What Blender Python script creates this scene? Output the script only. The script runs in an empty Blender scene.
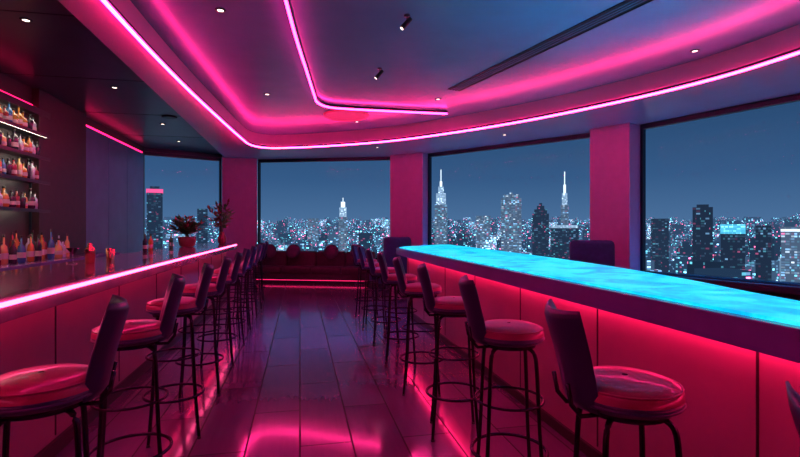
import bpy, math, random
from mathutils import Vector, Matrix
random.seed(7)
S = bpy.context.scene
try:
    S.view_settings.view_transform = 'Standard'
except Exception: pass

# ---------------------------------------------------------------- materials
def mat(name, col=(.5,.5,.5), rough=.5, metal=0., emis=None, estr=0., coat=0., trans=0., noise=0., nscale=8., bump=0.):
    m = bpy.data.materials.new(name); m.use_nodes = True
    nt = m.node_tree; b = nt.nodes['Principled BSDF']
    b.inputs['Base Color'].default_value = (*col,1)
    b.inputs['Roughness'].default_value = rough
    b.inputs['Metallic'].default_value = metal
    b.inputs['Coat Weight'].default_value = coat
    b.inputs['Transmission Weight'].default_value = trans
    if emis:
        b.inputs['Emission Color'].default_value = (*emis,1)
        b.inputs['Emission Strength'].default_value = estr
    if noise or bump:
        tc = nt.nodes.new('ShaderNodeTexCoord'); n = nt.nodes.new('ShaderNodeTexNoise')
        n.inputs['Scale'].default_value = nscale; n.inputs['Detail'].default_value = 4
        nt.links.new(tc.outputs['Object'], n.inputs['Vector'])
        if noise:
            r = nt.nodes.new('ShaderNodeValToRGB')
            r.color_ramp.elements[0].position=.3; r.color_ramp.elements[1].position=.7
            r.color_ramp.elements[0].color = (*[c*(1-noise) for c in col],1)
            r.color_ramp.elements[1].color = (*[min(1,c*(1+noise)) for c in col],1)
            nt.links.new(n.outputs['Fac'], r.inputs['Fac']); nt.links.new(r.outputs['Color'], b.inputs['Base Color'])
        if bump:
            bp = nt.nodes.new('ShaderNodeBump'); bp.inputs['Strength'].default_value = bump; bp.inputs['Distance'].default_value=.01
            nt.links.new(n.outputs['Fac'], bp.inputs['Height']); nt.links.new(bp.outputs['Normal'], b.inputs['Normal'])
    return m

def emit(name, col, s):
    m = bpy.data.materials.new(name); m.use_nodes=True; nt=m.node_tree
    nt.nodes.clear()
    e = nt.nodes.new('ShaderNodeEmission'); o = nt.nodes.new('ShaderNodeOutputMaterial')
    e.inputs[0].default_value=(*col,1); e.inputs[1].default_value=s
    nt.links.new(e.outputs[0], o.inputs[0]); return m

M = {}
M['led'] = emit('led_pink', (1,.018,.20), 50)
M['led2'] = emit('led_pink_inner', (1,.018,.20), 31)
M['ledbar'] = emit('led_pink_bar', (1,.06,.22), 13)
M['ledred'] = emit('led_red_under', (1,.012,.12), 21)
M['ledredsoft'] = emit('led_red_soft', (1,.012,.12), 4.5)
M['ledfoot'] = emit('led_foot', (1,.02,.16), 2)
M['bluefill'] = emit('blue_fill_sill', (.01,.34,1), 60)  # added blue fill for ceiling and columns, kept out of sight
M['warm'] = emit('led_warm', (1,.86,.70), 13)
M['down'] = emit('downlight_lens', (1,.75,.65), 5)
M['ceil'] = mat('ceiling_lacquer', (.155,.23,.36), .24, noise=.06, nscale=2)
M['soffit'] = mat('soffit_paint', (.54,.28,.45), .35, noise=.04, nscale=3)
M['ceil_dark'] = mat('ceiling_dark_panel', (.045,.042,.07), .3, noise=.15, nscale=3)
M['wall_dark'] = mat('wall_dark', (.05,.02,.028), .45, noise=.15)
M['wall_metal'] = mat('wall_metal_panel', (.13,.24,.36), .35, .2, noise=.1, nscale=3)
M['column'] = mat('column_paint', (.42,.22,.42), .4, noise=.05)
M['sill'] = mat('sill_dark', (.025,.03,.05), .5, noise=.1)
M['frame'] = mat('frame_metal', (.02,.028,.045), .35, .6)
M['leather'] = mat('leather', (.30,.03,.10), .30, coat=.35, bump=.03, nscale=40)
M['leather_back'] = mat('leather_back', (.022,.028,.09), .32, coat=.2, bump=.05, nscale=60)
M['chrome'] = mat('dark_steel', (.035,.032,.055), .22, .9)
M['bar_lip'] = mat('bar_lip', (.17,.14,.38), .25, coat=.3, noise=.08, nscale=5)
M['bar_panel'] = mat('bar_panel', (.36,.18,.24), .4, noise=.1, nscale=2)
M['bar_seam'] = mat('bar_seam', (.03,.015,.02), .5)
M['bar_top'] = mat('bar_top_stone', (.30,.17,.26), .14, coat=.6, noise=.15, nscale=6)
M['sofa'] = mat('sofa_velvet', (.07,.03,.05), .7, noise=.15, nscale=14)
M['cushion'] = mat('cushion_velvet', (.09,.04,.09), .7, noise=.15, nscale=14)
M['chairblue'] = mat('chair_velvet', (.03,.075,.20), .7, noise=.15, nscale=14)
M['shelf'] = mat('shelf_dark', (.04,.03,.04), .3)
M['black'] = mat('black', (.01,.01,.012), .4)
M['copper'] = mat('copper', (.75,.35,.22), .25, 1.)
M['pot'] = mat('pot_ceramic', (.30,.06,.09), .35)
M['leafred'] = mat('leaf_red', (.26,.07,.05), .5, noise=.4, nscale=5)
M['leafgreen'] = mat('leaf_green', (.10,.36,.10), .5, noise=.4, nscale=5)
M['discglow'] = mat('disc_diffuser', (.7,.12,.2), .4, emis=(1,.01,.10), estr=.4)
for n,c in dict(amber=(.52,.22,.05),green=(.05,.24,.10),clear=(.50,.60,.70),red=(.28,.03,.04),gold=(.68,.48,.18),dark=(.03,.025,.04),blue=(.05,.18,.42)).items():
    M['b_'+n] = mat('bottle_'+n, c, .12, coat=.5)
M['label'] = mat('bottle_label', (.60,.60,.56), .6)
M['cap'] = mat('bottle_cap', (.06,.05,.05), .3, .5)
g = mat('clear_glass', (.9,.92,1), .03, trans=1.); M['glass']=g

def floor_mat():
    m = mat('floor_planks', (.1,.05,.1), .12); nt=m.node_tree; b=nt.nodes['Principled BSDF']
    L=nt.links.new
    tc=nt.nodes.new('ShaderNodeTexCoord'); mp=nt.nodes.new('ShaderNodeMapping'); mp.inputs['Rotation'].default_value=(0,0,math.pi/2)
    br=nt.nodes.new('ShaderNodeTexBrick')
    br.inputs['Scale'].default_value=1; br.inputs['Brick Width'].default_value=1.35; br.inputs['Row Height'].default_value=.36
    br.inputs['Mortar Size'].default_value=.006; br.inputs['Mortar Smooth'].default_value=.1
    br.inputs['Color1'].default_value=(.175,.10,.20,1); br.inputs['Color2'].default_value=(.125,.07,.155,1); br.inputs['Mortar'].default_value=(.004,.002,.004,1)
    L(tc.outputs['Object'],mp.inputs['Vector']); L(mp.outputs[0],br.inputs['Vector'])
    m2=nt.nodes.new('ShaderNodeMapping'); m2.inputs['Scale'].default_value=(28,1.2,1); L(tc.outputs['Object'],m2.inputs['Vector'])
    n=nt.nodes.new('ShaderNodeTexNoise'); n.inputs['Scale'].default_value=1; n.inputs['Detail'].default_value=4; L(m2.outputs[0],n.inputs['Vector'])
    mr=nt.nodes.new('ShaderNodeMapRange'); mr.inputs['To Min'].default_value=.88; mr.inputs['To Max'].default_value=1.1; L(n.outputs['Fac'],mr.inputs['Value'])
    vm=nt.nodes.new('ShaderNodeVectorMath'); vm.operation='SCALE'; L(br.outputs['Color'],vm.inputs[0]); L(mr.outputs[0],vm.inputs['Scale'])
    L(vm.outputs[0],b.inputs['Base Color'])
    rr=nt.nodes.new('ShaderNodeMapRange'); rr.inputs['To Min'].default_value=.13; rr.inputs['To Max'].default_value=.8; L(br.outputs['Fac'],rr.inputs['Value']); L(rr.outputs[0],b.inputs['Roughness'])
    cw=nt.nodes.new('ShaderNodeMapRange'); cw.inputs['To Min'].default_value=.6; cw.inputs['To Max'].default_value=0; L(br.outputs['Fac'],cw.inputs['Value']); L(cw.outputs[0],b.inputs['Coat Weight'])
    bp=nt.nodes.new('ShaderNodeBump'); bp.inputs['Strength'].default_value=.4; bp.inputs['Distance'].default_value=.004; bp.invert=True
    L(br.outputs['Fac'],bp.inputs['Height']); L(bp.outputs[0],b.inputs['Normal'])
    b.inputs['Coat Roughness'].default_value=.08
    return m
M['floor']=floor_mat()

def ice_mat():
    m = bpy.data.materials.new('glowing_onyx_cyan'); m.use_nodes=True; nt=m.node_tree; b=nt.nodes['Principled BSDF']
    b.inputs['Base Color'].default_value=(.0,.08,.14,1); b.inputs['Roughness'].default_value=.4
    b.inputs['Specular IOR Level'].default_value=.06
    tc=nt.nodes.new('ShaderNodeTexCoord')
    n=nt.nodes.new('ShaderNodeTexNoise'); n.inputs['Scale'].default_value=3.6; n.inputs['Detail'].default_value=7; n.inputs['Distortion'].default_value=1.0
    nt.links.new(tc.outputs['Object'],n.inputs['Vector'])
    r=nt.nodes.new('ShaderNodeValToRGB'); e=r.color_ramp.elements
    e[0].position=.30; e[0].color=(.0,.32,.64,1); e[1].position=.74; e[1].color=(.06,.90,1.0,1)
    k=e.new(.5); k.color=(.0,.54,.82,1)
    nt.links.new(n.outputs['Fac'],r.inputs['Fac']); nt.links.new(r.outputs[0],b.inputs['Emission Color'])
    b.inputs['Emission Strength'].default_value=1.35
    return m
M['ice']=ice_mat()

def pane_mat():
    m = bpy.data.materials.new('window_glass'); m.use_nodes=True; nt=m.node_tree; nt.nodes.clear()
    t=nt.nodes.new('ShaderNodeBsdfTransparent'); t.inputs[0].default_value=(.93,.97,1,1)
    gl=nt.nodes.new('ShaderNodeBsdfGlossy'); gl.inputs['Roughness'].default_value=.12
    mx=nt.nodes.new('ShaderNodeMixShader'); mx.inputs[0].default_value=.001
    o=nt.nodes.new('ShaderNodeOutputMaterial')
    nt.links.new(t.outputs[0],mx.inputs[1]); nt.links.new(gl.outputs[0],mx.inputs[2]); nt.links.new(mx.outputs[0],o.inputs[0]); return m
M['pane']=pane_mat()

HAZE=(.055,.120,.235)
def city_mat(name, facade, lit=.8, strength=2., cell=4., tint=None, hz=(500,3200)):
    m=bpy.data.materials.new(name); m.use_nodes=True; nt=m.node_tree; nt.nodes.clear()
    L=nt.links.new
    geo=nt.nodes.new('ShaderNodeNewGeometry')
    dv=nt.nodes.new('ShaderNodeVectorMath'); dv.operation='DIVIDE'; dv.inputs[1].default_value=(cell,cell,cell*.9)
    L(geo.outputs['Position'],dv.inputs[0])
    fl=nt.nodes.new('ShaderNodeVectorMath'); fl.operation='FLOOR'; L(dv.outputs[0],fl.inputs[0])
    wn=nt.nodes.new('ShaderNodeTexWhiteNoise'); L(fl.outputs[0],wn.inputs['Vector'])
    gt=nt.nodes.new('ShaderNodeMath'); gt.operation='GREATER_THAN'; gt.inputs[1].default_value=lit; L(wn.outputs['Value'],gt.inputs[0])
    fr=nt.nodes.new('ShaderNodeVectorMath'); fr.operation='FRACTION'; L(dv.outputs[0],fr.inputs[0])
    sp=nt.nodes.new('ShaderNodeSeparateXYZ'); L(fr.outputs[0],sp.inputs[0])
    g2=nt.nodes.new('ShaderNodeMath'); g2.operation='GREATER_THAN'; g2.inputs[1].default_value=.35; L(sp.outputs['Z'],g2.inputs[0])
    mu=nt.nodes.new('ShaderNodeMath'); mu.operation='MULTIPLY'; L(gt.outputs[0],mu.inputs[0]); L(g2.outputs[0],mu.inputs[1])
    sc=nt.nodes.new('ShaderNodeSeparateColor'); L(wn.outputs['Color'],sc.inputs[0])
    pw=nt.nodes.new('ShaderNodeMath'); pw.operation='POWER'; pw.inputs[1].default_value=5; L(sc.outputs[1],pw.inputs[0])
    ma=nt.nodes.new('ShaderNodeMath'); ma.operation='MULTIPLY_ADD'; ma.inputs[1].default_value=strength*2.5; ma.inputs[2].default_value=strength*.2; L(pw.outputs[0],ma.inputs[0])
    m2=nt.nodes.new('ShaderNodeMath'); m2.operation='MULTIPLY'; L(mu.outputs[0],m2.inputs[0]); L(ma.outputs[0],m2.inputs[1])
    rp=nt.nodes.new('ShaderNodeValToRGB'); e=rp.color_ramp.elements; rp.color_ramp.interpolation='CONSTANT'
    if tint:
        e[0].color=(*tint,1); e[1].color=(*[min(1,c*1.4) for c in tint],1)
    else:
        e[0].color=(1,.74,.55,1); e[1].position=.94; e[1].color=(1,.15,.35,1)
        k=e.new(.32); k.color=(.75,.88,1,1); k=e.new(.56); k.color=(.30,.62,1,1); k=e.new(.84); k.color=(.2,.8,1,1)
    L(sc.outputs[0],rp.inputs[0])
    em=nt.nodes.new('ShaderNodeEmission'); L(rp.outputs[0],em.inputs[0]); L(m2.outputs[0],em.inputs[1])
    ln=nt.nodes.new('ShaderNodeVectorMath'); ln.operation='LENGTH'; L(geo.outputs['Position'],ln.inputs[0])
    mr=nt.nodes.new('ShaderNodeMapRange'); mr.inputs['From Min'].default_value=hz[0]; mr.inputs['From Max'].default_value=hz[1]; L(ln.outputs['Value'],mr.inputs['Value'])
    mc=nt.nodes.new('ShaderNodeMix'); mc.data_type='RGBA'; mc.inputs['A'].default_value=(*facade,1); mc.inputs['B'].default_value=(*HAZE,1)  # aerial haze painted into the facade glow, stronger with distance
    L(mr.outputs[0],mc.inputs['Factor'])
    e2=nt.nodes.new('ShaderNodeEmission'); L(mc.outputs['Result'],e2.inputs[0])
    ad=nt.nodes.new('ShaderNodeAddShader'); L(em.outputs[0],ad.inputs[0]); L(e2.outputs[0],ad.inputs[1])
    o=nt.nodes.new('ShaderNodeOutputMaterial'); L(ad.outputs[0],o.inputs[0]); return m
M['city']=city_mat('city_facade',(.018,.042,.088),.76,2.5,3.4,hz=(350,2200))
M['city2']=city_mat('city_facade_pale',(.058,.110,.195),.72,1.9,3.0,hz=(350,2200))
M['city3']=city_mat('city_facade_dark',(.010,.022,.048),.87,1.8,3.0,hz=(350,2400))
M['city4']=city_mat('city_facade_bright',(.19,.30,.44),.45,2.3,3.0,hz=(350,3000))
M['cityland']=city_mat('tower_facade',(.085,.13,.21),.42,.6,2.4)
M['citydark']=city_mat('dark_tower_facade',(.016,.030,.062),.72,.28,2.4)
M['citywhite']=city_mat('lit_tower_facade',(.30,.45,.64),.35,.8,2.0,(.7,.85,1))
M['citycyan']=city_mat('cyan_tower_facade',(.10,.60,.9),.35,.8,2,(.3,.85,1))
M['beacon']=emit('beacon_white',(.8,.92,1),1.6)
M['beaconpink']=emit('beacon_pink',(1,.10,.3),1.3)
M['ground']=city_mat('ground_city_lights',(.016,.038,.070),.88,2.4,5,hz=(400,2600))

# ---------------------------------------------------------------- mesh builder
class B:
    def __init__(s, name): s.name=name; s.v=[]; s.f=[]; s.mi=[]; s.sm=[]; s.mats=[]
    def m(s,k):
        if k not in s.mats: s.mats.append(k)
        return s.mats.index(k)
    def add(s, vs, fs, k, smooth=False, mtx=None):
        o=len(s.v); i=s.m(k)
        for p in vs:
            p=Vector(p)
            if mtx: p=mtx@p
            s.v.append(p)
        for f in fs:
            s.f.append([a+o for a in f]); s.mi.append(i); s.sm.append(smooth)
    def box(s, a, b, k, mtx=None):
        x0,y0,z0=a; x1,y1,z1=b
        vs=[(x0,y0,z0),(x1,y0,z0),(x1,y1,z0),(x0,y1,z0),(x0,y0,z1),(x1,y0,z1),(x1,y1,z1),(x0,y1,z1)]
        s.add(vs,[(0,3,2,1),(4,5,6,7),(0,1,5,4),(1,2,6,5),(2,3,7,6),(3,0,4,7)],k,False,mtx)
    def rbox(s,a,b,r,k,mtx=None,n=3):
        a=Vector(a);b=Vector(b);c=(a+b)/2;h=(b-a)/2; r=min(r,h.x*.99,h.y*.99,h.z*.99)
        N=4*(n+1); vs=[]
        for j in range(2*(n+1)):
            half=j//(n+1); t=(j%(n+1))/n
            ph=-math.pi/2+ (t*math.pi/2) + (half*math.pi/2)
            cz=(h.z-r)*(1 if half else -1); rr=r*math.cos(ph); z=cz+r*math.sin(ph)
            for q in range(4):
                for i in range(n+1):
                    th=q*math.pi/2+i/n*math.pi/2
                    cx=(h.x-r)*(1 if q in(0,3) else -1); cy=(h.y-r)*(1 if q in(0,1) else -1)
                    vs.append((c.x+cx+rr*math.cos(th),c.y+cy+rr*math.sin(th),c.z+z))
        fs=[]
        R=2*(n+1)
        for j in range(R-1):
            for i in range(N):
                fs.append((j*N+i,j*N+(i+1)%N,(j+1)*N+(i+1)%N,(j+1)*N+i))
        fs.append(tuple(reversed(range(N)))); fs.append(tuple(range((R-1)*N,R*N)))
        s.add(vs,fs,k,True,mtx)
    def prism(s, poly, z0, z1, k, mtx=None):
        n=len(poly)
        ar=sum(poly[i][0]*poly[(i+1)%n][1]-poly[(i+1)%n][0]*poly[i][1] for i in range(n))
        if ar<0: poly=poly[::-1]
        vs=[(x,y,z0) for x,y in poly]+[(x,y,z1) for x,y in poly]
        fs=[tuple(reversed(range(n))),tuple(range(n,2*n))]+[(i,(i+1)%n,n+(i+1)%n,n+i) for i in range(n)]
        s.add(vs,fs,k,False,mtx)
    def lathe(s, prof, k, c=(0,0,0), seg=24, mtx=None, cap=True):
        vs=[];fs=[]
        for r,z in prof:
            for i in range(seg):
                a=2*math.pi*i/seg; vs.append((c[0]+r*math.cos(a),c[1]+r*math.sin(a),c[2]+z))
        for j in range(len(prof)-1):
            for i in range(seg):
                fs.append((j*seg+i,j*seg+(i+1)%seg,(j+1)*seg+(i+1)%seg,(j+1)*seg+i))
        if cap:
            fs.append(tuple(reversed(range(seg)))); fs.append(tuple(range((len(prof)-1)*seg,len(prof)*seg)))
        s.add(vs,fs,k,True,mtx)
    def tube(s, pts, r, k, seg=8, closed=False, mtx=None, rot=0):
        pts=[Vector(p) for p in pts]; n=len(pts); vs=[];fs=[]
        for i,p in enumerate(pts):
            if closed: t=(pts[(i+1)%n]-pts[i-1])
            else: t=pts[min(i+1,n-1)]-pts[max(i-1,0)]
            t.normalize(); up=Vector((0,0,1)) if abs(t.z)<.9 else Vector((1,0,0))
            u=t.cross(up).normalized(); w=u.cross(t).normalized()
            for j in range(seg):
                a=2*math.pi*j/seg+rot; vs.append(p+u*r*math.cos(a)+w*r*math.sin(a))
        m=n if closed else n-1
        for i in range(m):
            for j in range(seg):
                a=i*seg+j;b=i*seg+(j+1)%seg;c=((i+1)%n)*seg+(j+1)%seg;d=((i+1)%n)*seg+j
                fs.append((a,b,c,d))
        if not closed:
            fs.append(tuple(range(seg))); fs.append(tuple(reversed(range((n-1)*seg,n*seg))))
        s.add(vs,fs,k,seg>4,mtx)
    def mesh(s):
        me=bpy.data.meshes.new(s.name); me.from_pydata([tuple(v) for v in s.v],[],s.f)
        for k in s.mats: me.materials.append(M[k])
        me.polygons.foreach_set('material_index',s.mi); me.polygons.foreach_set('use_smooth',s.sm)
        me.update()
        import bmesh
        bm=bmesh.new(); bm.from_mesh(me); bmesh.ops.recalc_face_normals(bm,faces=bm.faces); bm.to_mesh(me); bm.free()
        return me
    def obj(s, loc=(0,0,0), rz=0, bevel=0):
        return place(s.name, s.mesh(), loc, rz, bevel)
def place(name, me, loc=(0,0,0), rz=0, bevel=0):
    o=bpy.data.objects.new(name,me); S.collection.objects.link(o); o.location=loc; o.rotation_euler=(0,0,rz)
    if bevel:
        b=o.modifiers.new('Bevel','BEVEL'); b.width=bevel; b.segments=2; b.limit_method='ANGLE'
    return o

def smooth_path(pts, n=6):
    out=[]; P=[Vector(p) for p in pts]
    for i in range(len(P)-1):
        p0=P[max(i-1,0)];p1=P[i];p2=P[i+1];p3=P[min(i+2,len(P)-1)]
        for j in range(n):
            t=j/n
            out.append(.5*((2*p1)+(-p0+p2)*t+(2*p0-5*p1+4*p2-p3)*t*t+(-p0+3*p1-3*p2+p3)*t**3))
    out.append(P[-1]); return out

# ---------------------------------------------------------------- room shell
ZT=3.54; ZC=3.80; ZL=3.64; SILL=.62
arc=[(7.6,-3.0),(8.0,3.6),(7.75,4.75),(6.52,8.28),(6.16,9.03),(3.38,12.64),(2.62,13.32),(-1.24,14.72),(-2.20,14.62),(-4.05,13.75)]
room=arc+[(-4.05,-3.0)]
f=B('floor'); f.prism([(x*1.01,y*1.01) for x,y in room],-.12,0,'floor'); f.obj()
c=B('ceiling'); c.prism([(x*1.02,y*1.02) for x,y in room],ZC,ZC+.1,'ceil'); c.obj()

ledpath=[(-1.70,-2.95),(-1.70,2.0),(-1.69,4.7),(-1.60,7.0),(-1.42,9.4),(-1.28,11.0),(-1.18,11.75),(-.92,12.12),(-.45,12.12),(.70,11.58),(2.18,10.50),(3.75,8.62),(4.74,6.93),(5.31,5.54),(5.5,4.37),(5.5,2.5),(5.2,0),(4.7,-2.95)]
lp=[(p.x,p.y) for p in smooth_path([(x,y,0) for x,y in ledpath],5)]
s=B('ceiling_soffit')
outer=[(x,y) for x,y in arc[:9]]
s.prism(lp+[(7.6,-3.0)]+outer[1:]+[(-2.12,14.6),(-2.12,-3.0)],ZT,ZC-.001,'soffit'); s.obj()
s=B('ceiling_bar_side'); s.prism([(-4.05,-3),(-2.121,-3),(-2.121,14.60),(-2.25,14.62),(-4.05,13.75)],ZL,ZC-.001,'ceil_dark')
for y in (1,3.2,5.4,7.6,9.8,12): s.box((-4.04,y-.008,ZL-.004),(-2.13,y+.008,ZL+.01),'black')
s.obj()

def inset(path,d):
    out=[]
    for i,(x,y) in enumerate(path):
        a=path[max(i-1,0)];b=path[min(i+1,len(path)-1)]
        tx,ty=b[0]-a[0],b[1]-a[1]; l=math.hypot(tx,ty)
        out.append((x+ty/l*d,y-tx/l*d))
    return out
li=inset(lp,.03)
b=B('ceiling_led_strip'); b.tube([(x,y,ZT-.07) for x,y in li[2:-2]],.018,'led',seg=4,rot=math.pi/4)
b.tube([(x,y,ZT-.03) for x,y in li[2:-2]],.018,'frame',seg=4,rot=math.pi/4)
b.obj()
ip=smooth_path([(-.55,-2.5,0),(-.45,1,0),(-.12,5,0),(.10,7,0),(.24,8.2,0),(.30,8.6,0),(.48,8.88,0),(.85,8.97,0),(2.0,8.97,0),(2.8,8.95,0)],5)
b=B('ceiling_led_strip'); b.tube([(p.x,p.y,ZC-.07) for p in ip],.018,'led2',seg=4,rot=math.pi/4)
b.tube([(p.x,p.y,ZC-.03) for p in ip],.027,'frame',seg=4,rot=math.pi/4); b.obj()

# walls
w=B('wall_left'); w.box((-4.25,-3.0,0),(-4.0,13.72,ZC),'wall_dark'); w.obj()
w=B('wall_back'); w.box((-4.25,-3.25,0),(7.9,-3.0,ZC),'wall_dark'); w.obj()
def seg_prism(bd,p,q,t,z0,z1,k):
    dx,dy=q[0]-p[0],q[1]-p[1]; l=math.hypot(dx,dy); nx,ny=dy/l*t,-dx/l*t   # outward
    bd.prism([p,q,(q[0]+nx,q[1]+ny),(p[0]+nx,p[1]+ny)],z0,z1,k)
w=B('wall_window_side')
for i in range(len(arc)-1): seg_prism(w,arc[i],arc[i+1],.22,0,SILL,'sill')
for i in (1,3,5,7): seg_prism(w,arc[i],arc[i+1],.22,SILL,ZC,'column')
for i in range(len(arc)-1): seg_prism(w,arc[i],arc[i+1],.22,ZT,ZC,'sill')
w.obj()
n=0
for i in (0,2,4,6,8):
    n+=1; p,q=arc[i],arc[i+1]
    b=B('window_%d'%n)
    dx,dy=q[0]-p[0],q[1]-p[1]; l=math.hypot(dx,dy); ux,uy=dx/l,dy/l; nx,ny=uy,-ux
    def off(a,o): return (a[0]+nx*o,a[1]+ny*o)
    seg_prism(b,off(p,.10),off(q,.10),.012,SILL+.05,ZT-.09,'pane')
    seg_prism(b,off(p,.05),off(q,.05),.10,SILL+.001,SILL+.05,'frame')
    seg_prism(b,off(p,.05),off(q,.05),.10,ZT-.09,ZT-.001,'frame')
    pp=(p[0]+ux*.05,p[1]+uy*.05); qq=(q[0]-ux*.05,q[1]-uy*.05)
    seg_prism(b,off(p,.05),off(pp,.05),.10,SILL+.05,ZT-.09,'frame')
    seg_prism(b,off(qq,.05),off(q,.05),.10,SILL+.05,ZT-.09,'frame')
    b.obj()
    # added sill trough: the lip hides a blue strip added as fill light
    b=B('fill_trough_%d'%n)
    pi_=(p[0]+ux*.75,p[1]+uy*.75); qi=(q[0]-ux*.3,q[1]-uy*.3)
    seg_prism(b,pi_,qi,-.17,SILL-.10,SILL-.08,'sill')
    seg_prism(b,off(pi_,-.16),off(qi,-.16),-.012,SILL-.08,SILL+.01,'sill')
    if i!=6: seg_prism(b,off(pi_,-.10),off(qi,-.10),-.03,SILL-.079,SILL-.062,'bluefill')
    b.obj()
for i,dep in ((1,.5),(3,.36),(5,.25),(7,.15)):
    p,q=arc[i],arc[i+1]; b=B('column')
    seg_prism(b,p,q,-dep,0,ZT,'column'); b.obj(bevel=.01)
b=B('wall_pillar'); b.box((-4.0,8.3,0),(-3.90,9.95,ZL),'wall_dark'); b.obj(bevel=.006)
b=B('wall_panel')
for y0,y1 in ((9.98,11.1),(11.12,12.2),(12.22,13.4)): b.box((-4.0,y0,0),(-3.93,y1,3.42),'wall_metal')
b.box((-3.99,10.0,3.44),(-3.95,13.4,3.465),'ledredsoft'); b.obj(bevel=.004)
b=B('wall_led_strip'); b.box((-3.99,3.0,3.36),(-3.975,8.28,3.38),'ledredsoft'); b.obj()

# shelves
b=B('bottle_shelf')
SH=[1.78,2.20,2.56,2.90]
for z in SH:
    b.box((-4.0,4.0,z-.02),(-3.70,8.2,z),'shelf'); b.box((-3.715,4.0,z-.045),(-3.70,8.2,z-.02),'shelf')
    b.box((-3.745,4.02,z-.036),(-3.725,8.18,z-.021),'warm')
b.box((-3.98,4.0,3.22),(-3.70,8.2,3.24),'shelf'); b.box((-3.715,4.0,3.15),(-3.70,8.2,3.22),'shelf'); b.box((-3.745,4.02,3.204),(-3.725,8.18,3.219),'warm')
for y in (4.0,6.1,8.18): b.box((-3.98,y,1.4),(-3.95,y+.02,3.24),'frame')
b.obj()
CZ=1.05
b=B('back_bar_cabinet'); b.box((-3.89,2.0,0),(-3.35,9.9,CZ-.04),'wall_dark'); b.box((-3.89,2.0,CZ-.04),(-3.32,9.92,CZ),'bar_lip')
for i in range(10): b.box((-3.348,2.1+i*.78,.1),(-3.34,2.1+i*.78+.7,CZ-.1),'wall_metal')
b.obj(bevel=.004)
def bottle(bd,x,y,z,h,r,k,kind=0):
    if kind==0: pr=[(r*.9,0),(r,.01),(r,h*.58),(r*.85,h*.66),(r*.34,h*.76),(r*.3,h*.93)]
    elif kind==1: pr=[(r*.9,0),(r*1.15,.02),(r*1.2,h*.45),(r*.95,h*.6),(r*.3,h*.68),(r*.28,h*.93)]
    else: pr=[(r*.7,0),(r*.75,h*.3),(r,h*.62),(r*.7,h*.72),(r*.32,h*.78),(r*.3,h*.93)]
    bd.lathe(pr,k,(x,y,z),12); bd.lathe([(r*.36,h*.91),(r*.36,h)],'cap',(x,y,z),10)
    if kind<2: bd.lathe([(r*1.015 if kind==0 else r*1.2,h*.18),(r*1.015 if kind==0 else r*1.215,h*.38)],'label',(x,y,z),12,cap=False)
b=B('liquor_bottles')
cols=['b_amber','b_green','b_clear','b_red','b_gold','b_dark','b_amber','b_clear','b_dark','b_blue']
for z in SH:
    y=4.15
    while y<8.1:
        r=random.uniform(.034,.052); bottle(b,-3.83+random.uniform(-.02,.02),y,z+.001,random.uniform(.21,.31),r,random.choice(cols),random.choice((0,0,1,2))); y+=r*2+random.uniform(.015,.05)
for X0 in (-3.76,-3.60):
    y=4.2
    while y<8.6:
        r=random.uniform(.034,.05); bottle(b,X0+random.uniform(-.03,.03),y,CZ+.001,random.uniform(.26,.44),r,random.choice(cols),random.choice((0,0,1))); y+=r*2+random.uniform(.04,.14)
b.obj()

# ---------------------------------------------------------------- bars
b=B('bar_counter')
XF=-1.38
b.prism([(-2.25,-1.5),(XF,-1.5),(XF,11.15),(XF-.12,11.35),(-2.25,11.35)],1.05,1.17,'bar_top')
b.box((-2.15,-1.4,0),(-1.60,11.2,1.05),'bar_panel')
for i in range(11): b.box((-1.602,-1.0+i*1.15,.12),(-1.594,-.985+i*1.15,1.04),'bar_seam')
b.box((-2.10,-1.35,0),(-1.575,11.22,.10),'bar_seam')
b.box((XF,-1.4,1.128),(XF+.014,11.13,1.15),'ledbar')
b.box((-1.50,-1.4,1.028),(-1.47,11.1,1.049),'ledredsoft')
b.obj(bevel=.004)

b=B('glowing_bar_counter')
front=1.70
back=[(2.0,-1.5),(2.1,0),(2.32,1.8),(2.58,2.8),(2.82,4.2),(2.98,6.4),(3.06,8.2),(3.1,9.6)]
bs=[(p.x,p.y) for p in smooth_path([(x,y,0) for x,y in back],4)]
b.prism([(front,-1.5)]+bs+[(2.9,9.75),(1.9,8.9),(front,8.5)],1.03,1.15,'bar_lip')
bi=[(x-.05,y) for x,y in bs[1:]]
b.prism([(front+.05,-1.45)]+bi+[(2.88,9.65),(1.93,8.82),(front+.05,8.45)],1.148,1.165,'ice')
bk=[(x-.18,y) for x,y in bs[1:]]
b.prism([(front+.17,-1.4)]+bk+[(2.80,9.4),(1.95,8.7),(front+.17,8.35)],.0,1.03,'bar_panel')
for i in range(9): b.box((front+.164,.55+i*1.1,.10),(front+.172,.562+i*1.1,1.02),'bar_seam')
b.box((front+.15,-1.4,0),(front+.175,8.3,.08),'bar_seam')
b.box((front+.10,-1.4,1.012),(front+.13,8.3,1.029),'ledred')
b.obj(bevel=.005)

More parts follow.
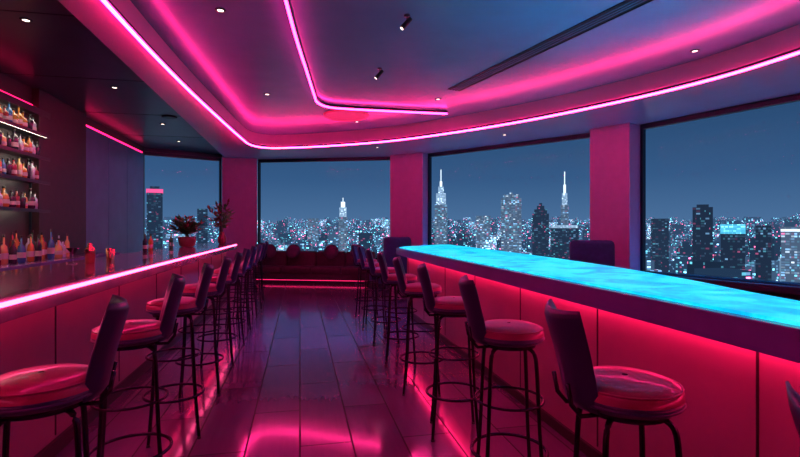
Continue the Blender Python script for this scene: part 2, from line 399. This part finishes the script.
# ---------------------------------------------------------------- stools
def smooth_pr(pr):
    return [(p.x,p.y) for p in smooth_path([(a,c,0) for a,c in pr],3)]
def stool_mesh():
    b=B('bar_stool')
    z0=.03; q=.93
    b.lathe([(.05*q,.860+z0),(.170*q,.863+z0),(.190*q,.880+z0),(.197*q,.903+z0)],'leather_back',seg=40)
    b.lathe([(.197*q,.903+z0),(.195*q,.922+z0),(.182*q,.940+z0),(.15*q,.952+z0),(.08*q,.959+z0),(.01,.961+z0)],'leather',seg=40,cap=False)
    ring=lambda r,z,n=40:[(r*math.cos(2*math.pi*i/n),r*math.sin(2*math.pi*i/n),z) for i in range(n)]
    b.tube(ring(.194*q,.885+z0),.006,'leather_back',6,True); b.tube(ring(.189*q,.935+z0),.004,'leather',6,True)
    b.lathe([(.03,.835+z0),(.14,.84+z0),(.145,.866+z0),(.03,.868+z0)],'chrome',seg=28)
    nu,nv=16,12; vs=[];fs=[]
    for side in (0,1):
        for j in range(nv+1):
            v=j/nv
            for i in range(nu+1):
                u=-1+2*i/nu
                hw=.105+.035*v
                y=u*hw
                x=-(.180+.080*v**1.3)+ .045*u*u
                z=.890+v*(.335+.010*u*u)
                th=.020*math.sqrt(max(0,1-abs(u)**8))*math.sqrt(max(0,1-abs(2*v-1)**10))+.004
                n=Vector((-1,.35*u*-1,0)).normalized()
                sg=1 if side==0 else -1
                vs.append((x+n.x*th*sg,y+n.y*th*sg,z))
    W=nu+1; O=W*(nv+1)
    for j in range(nv):
        for i in range(nu):
            a=j*W+i; fs.append((a,a+1,a+W+1,a+W)); fs.append((O+a,O+a+W,O+a+W+1,O+a+1))
    for i in range(nu):
        fs.append((i,O+i,O+i+1,i+1)); a=nv*W+i; fs.append((a,a+1,O+a+1,O+a))
    for j in range(nv):
        a=j*W; fs.append((a,a+W,O+a+W,O+a)); a=j*W+nu; fs.append((a,O+a,O+a+W,a+W))
    b.add(vs,fs,'leather_back',True)
    for sy in (-1,1): b.tube([(-.10,sy*.06,.875),(-.18,sy*.07,.872),(-.212,sy*.07,.91),(-.225,sy*.07,.98)],.008,'chrome')
    for k in range(4):
        a=math.pi/4+k*math.pi/2; ca,sa=math.cos(a),math.sin(a)
        pr=[(.06,.872),(.125,.868),(.157,.840),(.168,.77),(.178,.60),(.194,.34),(.222,.06),(.228,.012)]
        b.tube([(r*ca,r*sa,z) for r,z in smooth_pr(pr)],.0105,'chrome',8)
        b.lathe([(.014,0),(.016,.004),(.012,.016)],'black',(.228*ca,.228*sa,0),10)
    b.tube(ring(.200,.30),.0095,'chrome',8,True)
    b.tube(ring(.181,.58),.007,'chrome',8,True)
    return b.mesh()
SM=stool_mesh()
for i,y in enumerate([1.48,2.43,3.38,4.33,5.28,6.23,7.18,8.1]):
    place('bar_stool',SM,(1.11,y,0),math.radians(random.uniform(-5,5)-12))
place('bar_stool',SM,(1.02,.51,0),math.radians(-8))
for i in range(10):
    place('bar_stool',SM,(-.90,1.93+.92*i,0),math.radians(180+14+random.uniform(-5,5)))

# ---------------------------------------------------------------- sofa / chairs
p=Vector((-1.05,14.48));q=Vector((2.2,13.30)); t=(q-p).normalized(); ang=math.atan2(t.y,t.x); L=(q-p).length-.1
b=B('banquette_sofa')
b.box((0,-.70,.10),(L,-.04,.28),'sofa')
b.box((0.05,-.62,0),(L-.05,-.1,.10),'black')
ns=4; wd=L/ns
for i in range(ns):
    b.rbox((i*wd+.01,-.74,.27),((i+1)*wd-.01,-.15,.46),.05,'sofa')
    b.rbox((i*wd+.01,-.26,.40),((i+1)*wd-.01,-.04,.86),.06,'sofa')
b.box((.1,-.68,.085),(L-.1,-.65,.099),'ledfoot')
b.obj((p.x,p.y,0),ang)
b=B('round_cushions')
for x in (.35,1.05,2.15,2.9):
    mt=Matrix.Translation((x,-.36,.86))@Matrix.Rotation(math.radians(72),4,'X')
    b.lathe([(.02,-.09),(.12,-.08),(.19,-.04),(.21,0),(.19,.04),(.12,.08),(.02,.09)],'cushion',seg=24,mtx=mt)
b.obj((p.x,p.y,0),ang)
def armchair(h,k,name='armchair'):
    b=B(name); 
    b.rbox((-.33,-.32,.22),(.33,.30,.46),.06,k); 
    b.rbox((-.36,.20,.20),(.36,.40,h),.08,k)
    b.rbox((-.42,-.34,.20),(-.30,.36,.66),.05,k); b.rbox((.30,-.34,.20),(.42,.36,.66),.05,k)
    for x in(-.34,.34):
        for y in(-.27,.32): b.tube([(x,y,.22),(x*1.05,y*1.05,0.0)],.018,'chrome')
    return b.mesh()
AC=armchair(1.30,'chairblue')
place('armchair',AC,(5.05,7.65,0),math.radians(150))
place('armchair',AC,(2.15,11.4,0),math.radians(200))

# ---------------------------------------------------------------- ceiling things
def down(x,y,z):
    b=B('recessed_downlight'); b.lathe([(.035,-.010),(.055,-.008),(.058,0)],'frame',seg=20,cap=False); b.lathe([(.0,-.006),(.032,-.006)],'down',seg=16,cap=False); b.lathe([(.032,-.006),(.035,-.010)],'frame',seg=16,cap=False)
    b.obj((x,y,z))
for x,y,z in [(-.82,5.33,ZC),(-.55,8.5,ZC),(5.0,5.3,ZC),(2.4,8.2,ZC),(1.2,10.3,ZC),(4.35,9.75,ZT),(1.9,11.9,ZT),(-2.75,8.0,ZL),(-2.75,5.6,ZL),(-2.75,10.6,ZL),(-2.9,12.6,ZL),(-.8,2.5,ZC),(2.8,2.0,ZC)]:
    down(x,y,z)
b=B('air_vent'); 
p=Vector((3.40,4.0));q=Vector((2.50,7.60)); L=(q-p).length; a=math.atan2(q.y-p.y,q.x-p.x)
b.box((0,-.12,-.012),(L,-.108,0),'frame'); b.box((0,.108,-.012),(L,.12,0),'frame'); b.box((0,-.108,-.003),(L,.108,-.0005),'black')
for yy in (-.05,0,.05): b.box((0,yy-.005,-.012),(L,yy+.005,-.002),'wall_metal')
b.box((-.01,-.12,-.012),(0,.12,0),'frame'); b.box((L,-.12,-.012),(L+.01,.12,0),'frame')
b.obj((p.x,p.y,ZC),a)
for x,y in ((1.13,5.05),(1.12,6.8)):
    b=B('spot_lamp'); b.lathe([(.035,-.015),(.035,0)],'frame',seg=16); b.tube([(0,0,-.015),(0,0,-.06)],.007,'frame')
    mt=Matrix.Translation((0,0,-.08))@Matrix.Rotation(math.radians(40),4,'Y')
    b.lathe([(.022,-.09),(.028,-.07),(.026,.06),(.012,.065)],'black',seg=16,mtx=mt); b.lathe([(0,-.091),(.02,-.091)],'down',seg=16,mtx=mt,cap=False)
    b.obj((x,y,ZC))
b=B('ceiling_disc_lamp'); b.lathe([(.40,-.02),(.44,-.03),(.46,0)],'discglow',seg=40); b.obj((.92,9.75,ZC))
b=B('ceiling_speaker'); b.lathe([(.10,-.02),(.13,-.02),(.14,0)],'black',seg=24); b.obj((-2.45,9.9,ZL))

def spot(name,loc,target,col,power,ang,blend=.8,r=.06):
    l=bpy.data.lights.new(name,'SPOT'); l.color=col; l.energy=power; l.spot_size=math.radians(ang); l.spot_blend=blend; l.shadow_soft_size=r
    o=bpy.data.objects.new(name,l); S.collection.objects.link(o); o.location=loc
    o.rotation_euler=(Vector(target)-Vector(loc)).to_track_quat('-Z','Y').to_euler()
spot('spot_light',(1.12,6.8,3.62),(.1,7.6,0),(.10,.25,1),360,75)
# added blue uplights, unseen behind the glowing counter, to tint the ceiling
for x,y,tx,ty,pw in ((3.9,4.4,3.4,4.0,420),(4.2,7.4,3.4,6.4,100),(3.4,1.2,2.6,3.0,150)):
    b=B('added_uplight'); b.lathe([(.07,0),(.08,.02),(.07,.10),(.06,.11)],'black',seg=20); b.obj((x,y,0))
    spot('added_fill_beam',(x,y,.13),(tx,ty,3.8),(.04,.48,1),pw,70,1.0,.05)

# ---------------------------------------------------------------- things on bar
b=B('martini_glass'); b.lathe([(.035,0),(.035,.004),(.004,.01),(.004,.085),(.055,.15),(.053,.15),(.003,.09)],'glass',seg=20,cap=False); b.obj((-2.05,4.95,1.17))
b=B('cocktail_shaker'); b.lathe([(.036,0),(.046,.12),(.046,.125),(.036,.15),(.02,.165),(.02,.19),(.005,.195)],'copper',seg=20); b.obj((-1.92,4.98,1.17))
b=B('copper_cup'); b.lathe([(.034,0),(.042,.13),(.039,.13),(.032,.01)],'copper',seg=20,cap=False); b.lathe([(0,.002),(.033,.002)],'copper',seg=20,cap=False); b.obj((-1.86,5.3,1.17))
b=B('counter_bottles')
for x,y,k in ((-2.15,7.4,'b_dark'),(-2.12,7.55,'b_amber'),(-2.16,7.7,'b_clear'),(-2.1,8.6,'b_green')): bottle(b,x,y,1.171,.25,.032,k)
b.obj()
def plant(name,loc,h,spread,n,leaves,pot,ls):
    b=B(name); b.lathe(pot,'pot',seg=24)
    top=pot[-1][1]
    for i in range(n):
        leaf=random.choice(leaves)
        a=random.uniform(0,6.28); s_=random.uniform(.2,1)*spread; hh=h*random.uniform(.5,1)*(1.1-.4*s_/spread)
        pts=smooth_path([(0.01*math.cos(a),.01*math.sin(a),top-.04),(s_*.35*math.cos(a),s_*.35*math.sin(a),top+hh*.55),(s_*math.cos(a),s_*math.sin(a),top+hh)],3)
        b.tube(pts,.003,leaf,4)
        for p in pts[2:]:
            for q in range(2):
                d=Vector((math.cos(a)+random.uniform(-.9,.9),math.sin(a)+random.uniform(-.9,.9),random.uniform(-.1,1.2))).normalized(); sd=d.cross(Vector((random.random()-.5,random.random()-.5,.6))).normalized()*ls*.2
                b.add([p,p+d*ls*.45+sd,p+d*ls,p+d*ls*.45-sd],[(0,1,2,3)],leaf)
    b.obj(loc)
plant('potted_plant',(-2.0,9.3,1.17),.34,.26,34,['leafred','leafgreen','leafgreen'],[(.09,0),(.13,.02),(.15,.12),(.155,.18),(.145,.18)],.13)
plant('flower_vase',(-1.62,10.75,1.17),.66,.26,18,['leafgreen','leafred','leafgreen'],[(.05,0),(.085,.04),(.09,.14),(.045,.22),(.05,.26)],.14)

# ---------------------------------------------------------------- city
def pol(deg,R): a=math.radians(deg); return R*math.sin(a),R*math.cos(a)
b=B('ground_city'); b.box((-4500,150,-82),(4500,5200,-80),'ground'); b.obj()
TOW=[]
def tower(deg,R,w,top,k,parts=()):
    x,y=pol(deg,R); TOW.append((x,y,w)); b=B('skyscraper'); mt=Matrix.Rotation(-math.radians(deg),4,'Z')
    b.box((-w/2,-w/2,-80),(w/2,w/2,top),k,mt)
    for (w2,z0,z1,k2) in parts: b.box((-w2/2,-w2/2,z0),(w2/2,w2/2,z1),k2,mt)
    b.obj((x,y,0))
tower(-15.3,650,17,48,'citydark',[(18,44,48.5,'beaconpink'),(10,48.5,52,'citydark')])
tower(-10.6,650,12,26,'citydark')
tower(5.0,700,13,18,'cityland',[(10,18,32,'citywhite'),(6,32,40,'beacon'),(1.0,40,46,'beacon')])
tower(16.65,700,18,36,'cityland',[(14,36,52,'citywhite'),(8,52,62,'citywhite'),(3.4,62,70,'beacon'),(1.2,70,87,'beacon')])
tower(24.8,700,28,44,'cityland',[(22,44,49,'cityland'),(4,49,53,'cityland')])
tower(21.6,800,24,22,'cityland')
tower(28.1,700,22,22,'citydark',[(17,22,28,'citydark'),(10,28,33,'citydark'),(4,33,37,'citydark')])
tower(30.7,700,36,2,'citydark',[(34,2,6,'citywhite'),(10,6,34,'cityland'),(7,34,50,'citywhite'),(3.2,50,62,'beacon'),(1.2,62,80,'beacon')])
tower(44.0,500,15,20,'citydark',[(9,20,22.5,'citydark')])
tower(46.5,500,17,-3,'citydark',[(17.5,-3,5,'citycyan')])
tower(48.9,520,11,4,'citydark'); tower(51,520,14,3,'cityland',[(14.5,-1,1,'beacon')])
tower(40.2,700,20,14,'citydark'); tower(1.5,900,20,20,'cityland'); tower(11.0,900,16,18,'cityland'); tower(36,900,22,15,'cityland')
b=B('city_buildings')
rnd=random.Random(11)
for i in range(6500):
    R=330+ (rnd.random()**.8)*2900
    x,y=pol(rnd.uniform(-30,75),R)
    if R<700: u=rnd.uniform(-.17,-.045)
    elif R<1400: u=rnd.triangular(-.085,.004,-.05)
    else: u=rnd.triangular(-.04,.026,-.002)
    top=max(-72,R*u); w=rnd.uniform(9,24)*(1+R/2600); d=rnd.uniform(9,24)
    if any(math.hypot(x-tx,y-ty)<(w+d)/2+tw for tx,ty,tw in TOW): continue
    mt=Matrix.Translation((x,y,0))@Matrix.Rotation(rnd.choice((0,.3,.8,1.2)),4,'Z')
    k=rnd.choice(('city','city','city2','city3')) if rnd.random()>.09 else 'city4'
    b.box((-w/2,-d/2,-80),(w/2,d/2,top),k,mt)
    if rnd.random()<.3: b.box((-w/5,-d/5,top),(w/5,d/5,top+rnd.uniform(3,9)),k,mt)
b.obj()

# ---------------------------------------------------------------- world
W=bpy.data.worlds.new('night_sky'); S.world=W; W.use_nodes=True; nt=W.node_tree; bg=nt.nodes['Background']
tc=nt.nodes.new('ShaderNodeTexCoord'); sp=nt.nodes.new('ShaderNodeSeparateXYZ'); rp=nt.nodes.new('ShaderNodeValToRGB')
nt.links.new(tc.outputs['Generated'],sp.inputs[0]); nt.links.new(sp.outputs['Z'],rp.inputs[0]); nt.links.new(rp.outputs[0],bg.inputs[0])
e=rp.color_ramp.elements; e[0].position=0; e[0].color=(.085,.180,.34,1); e[1].position=.6; e[1].color=(.006,.020,.060,1)
k=e.new(.10); k.color=(.040,.108,.240,1); k=e.new(.28); k.color=(.016,.050,.124,1)
bg.inputs[1].default_value=1.0

# ---------------------------------------------------------------- camera
cd=bpy.data.cameras.new('camera'); cam=bpy.data.objects.new('camera',cd); S.collection.objects.link(cam)
cd.sensor_width=36; cd.lens=21.6; cd.clip_end=8000; cd.clip_start=.05
cam.location=(0,0,1.5); cam.rotation_euler=(math.radians(90),0,-math.radians(11.77)); S.camera=cam
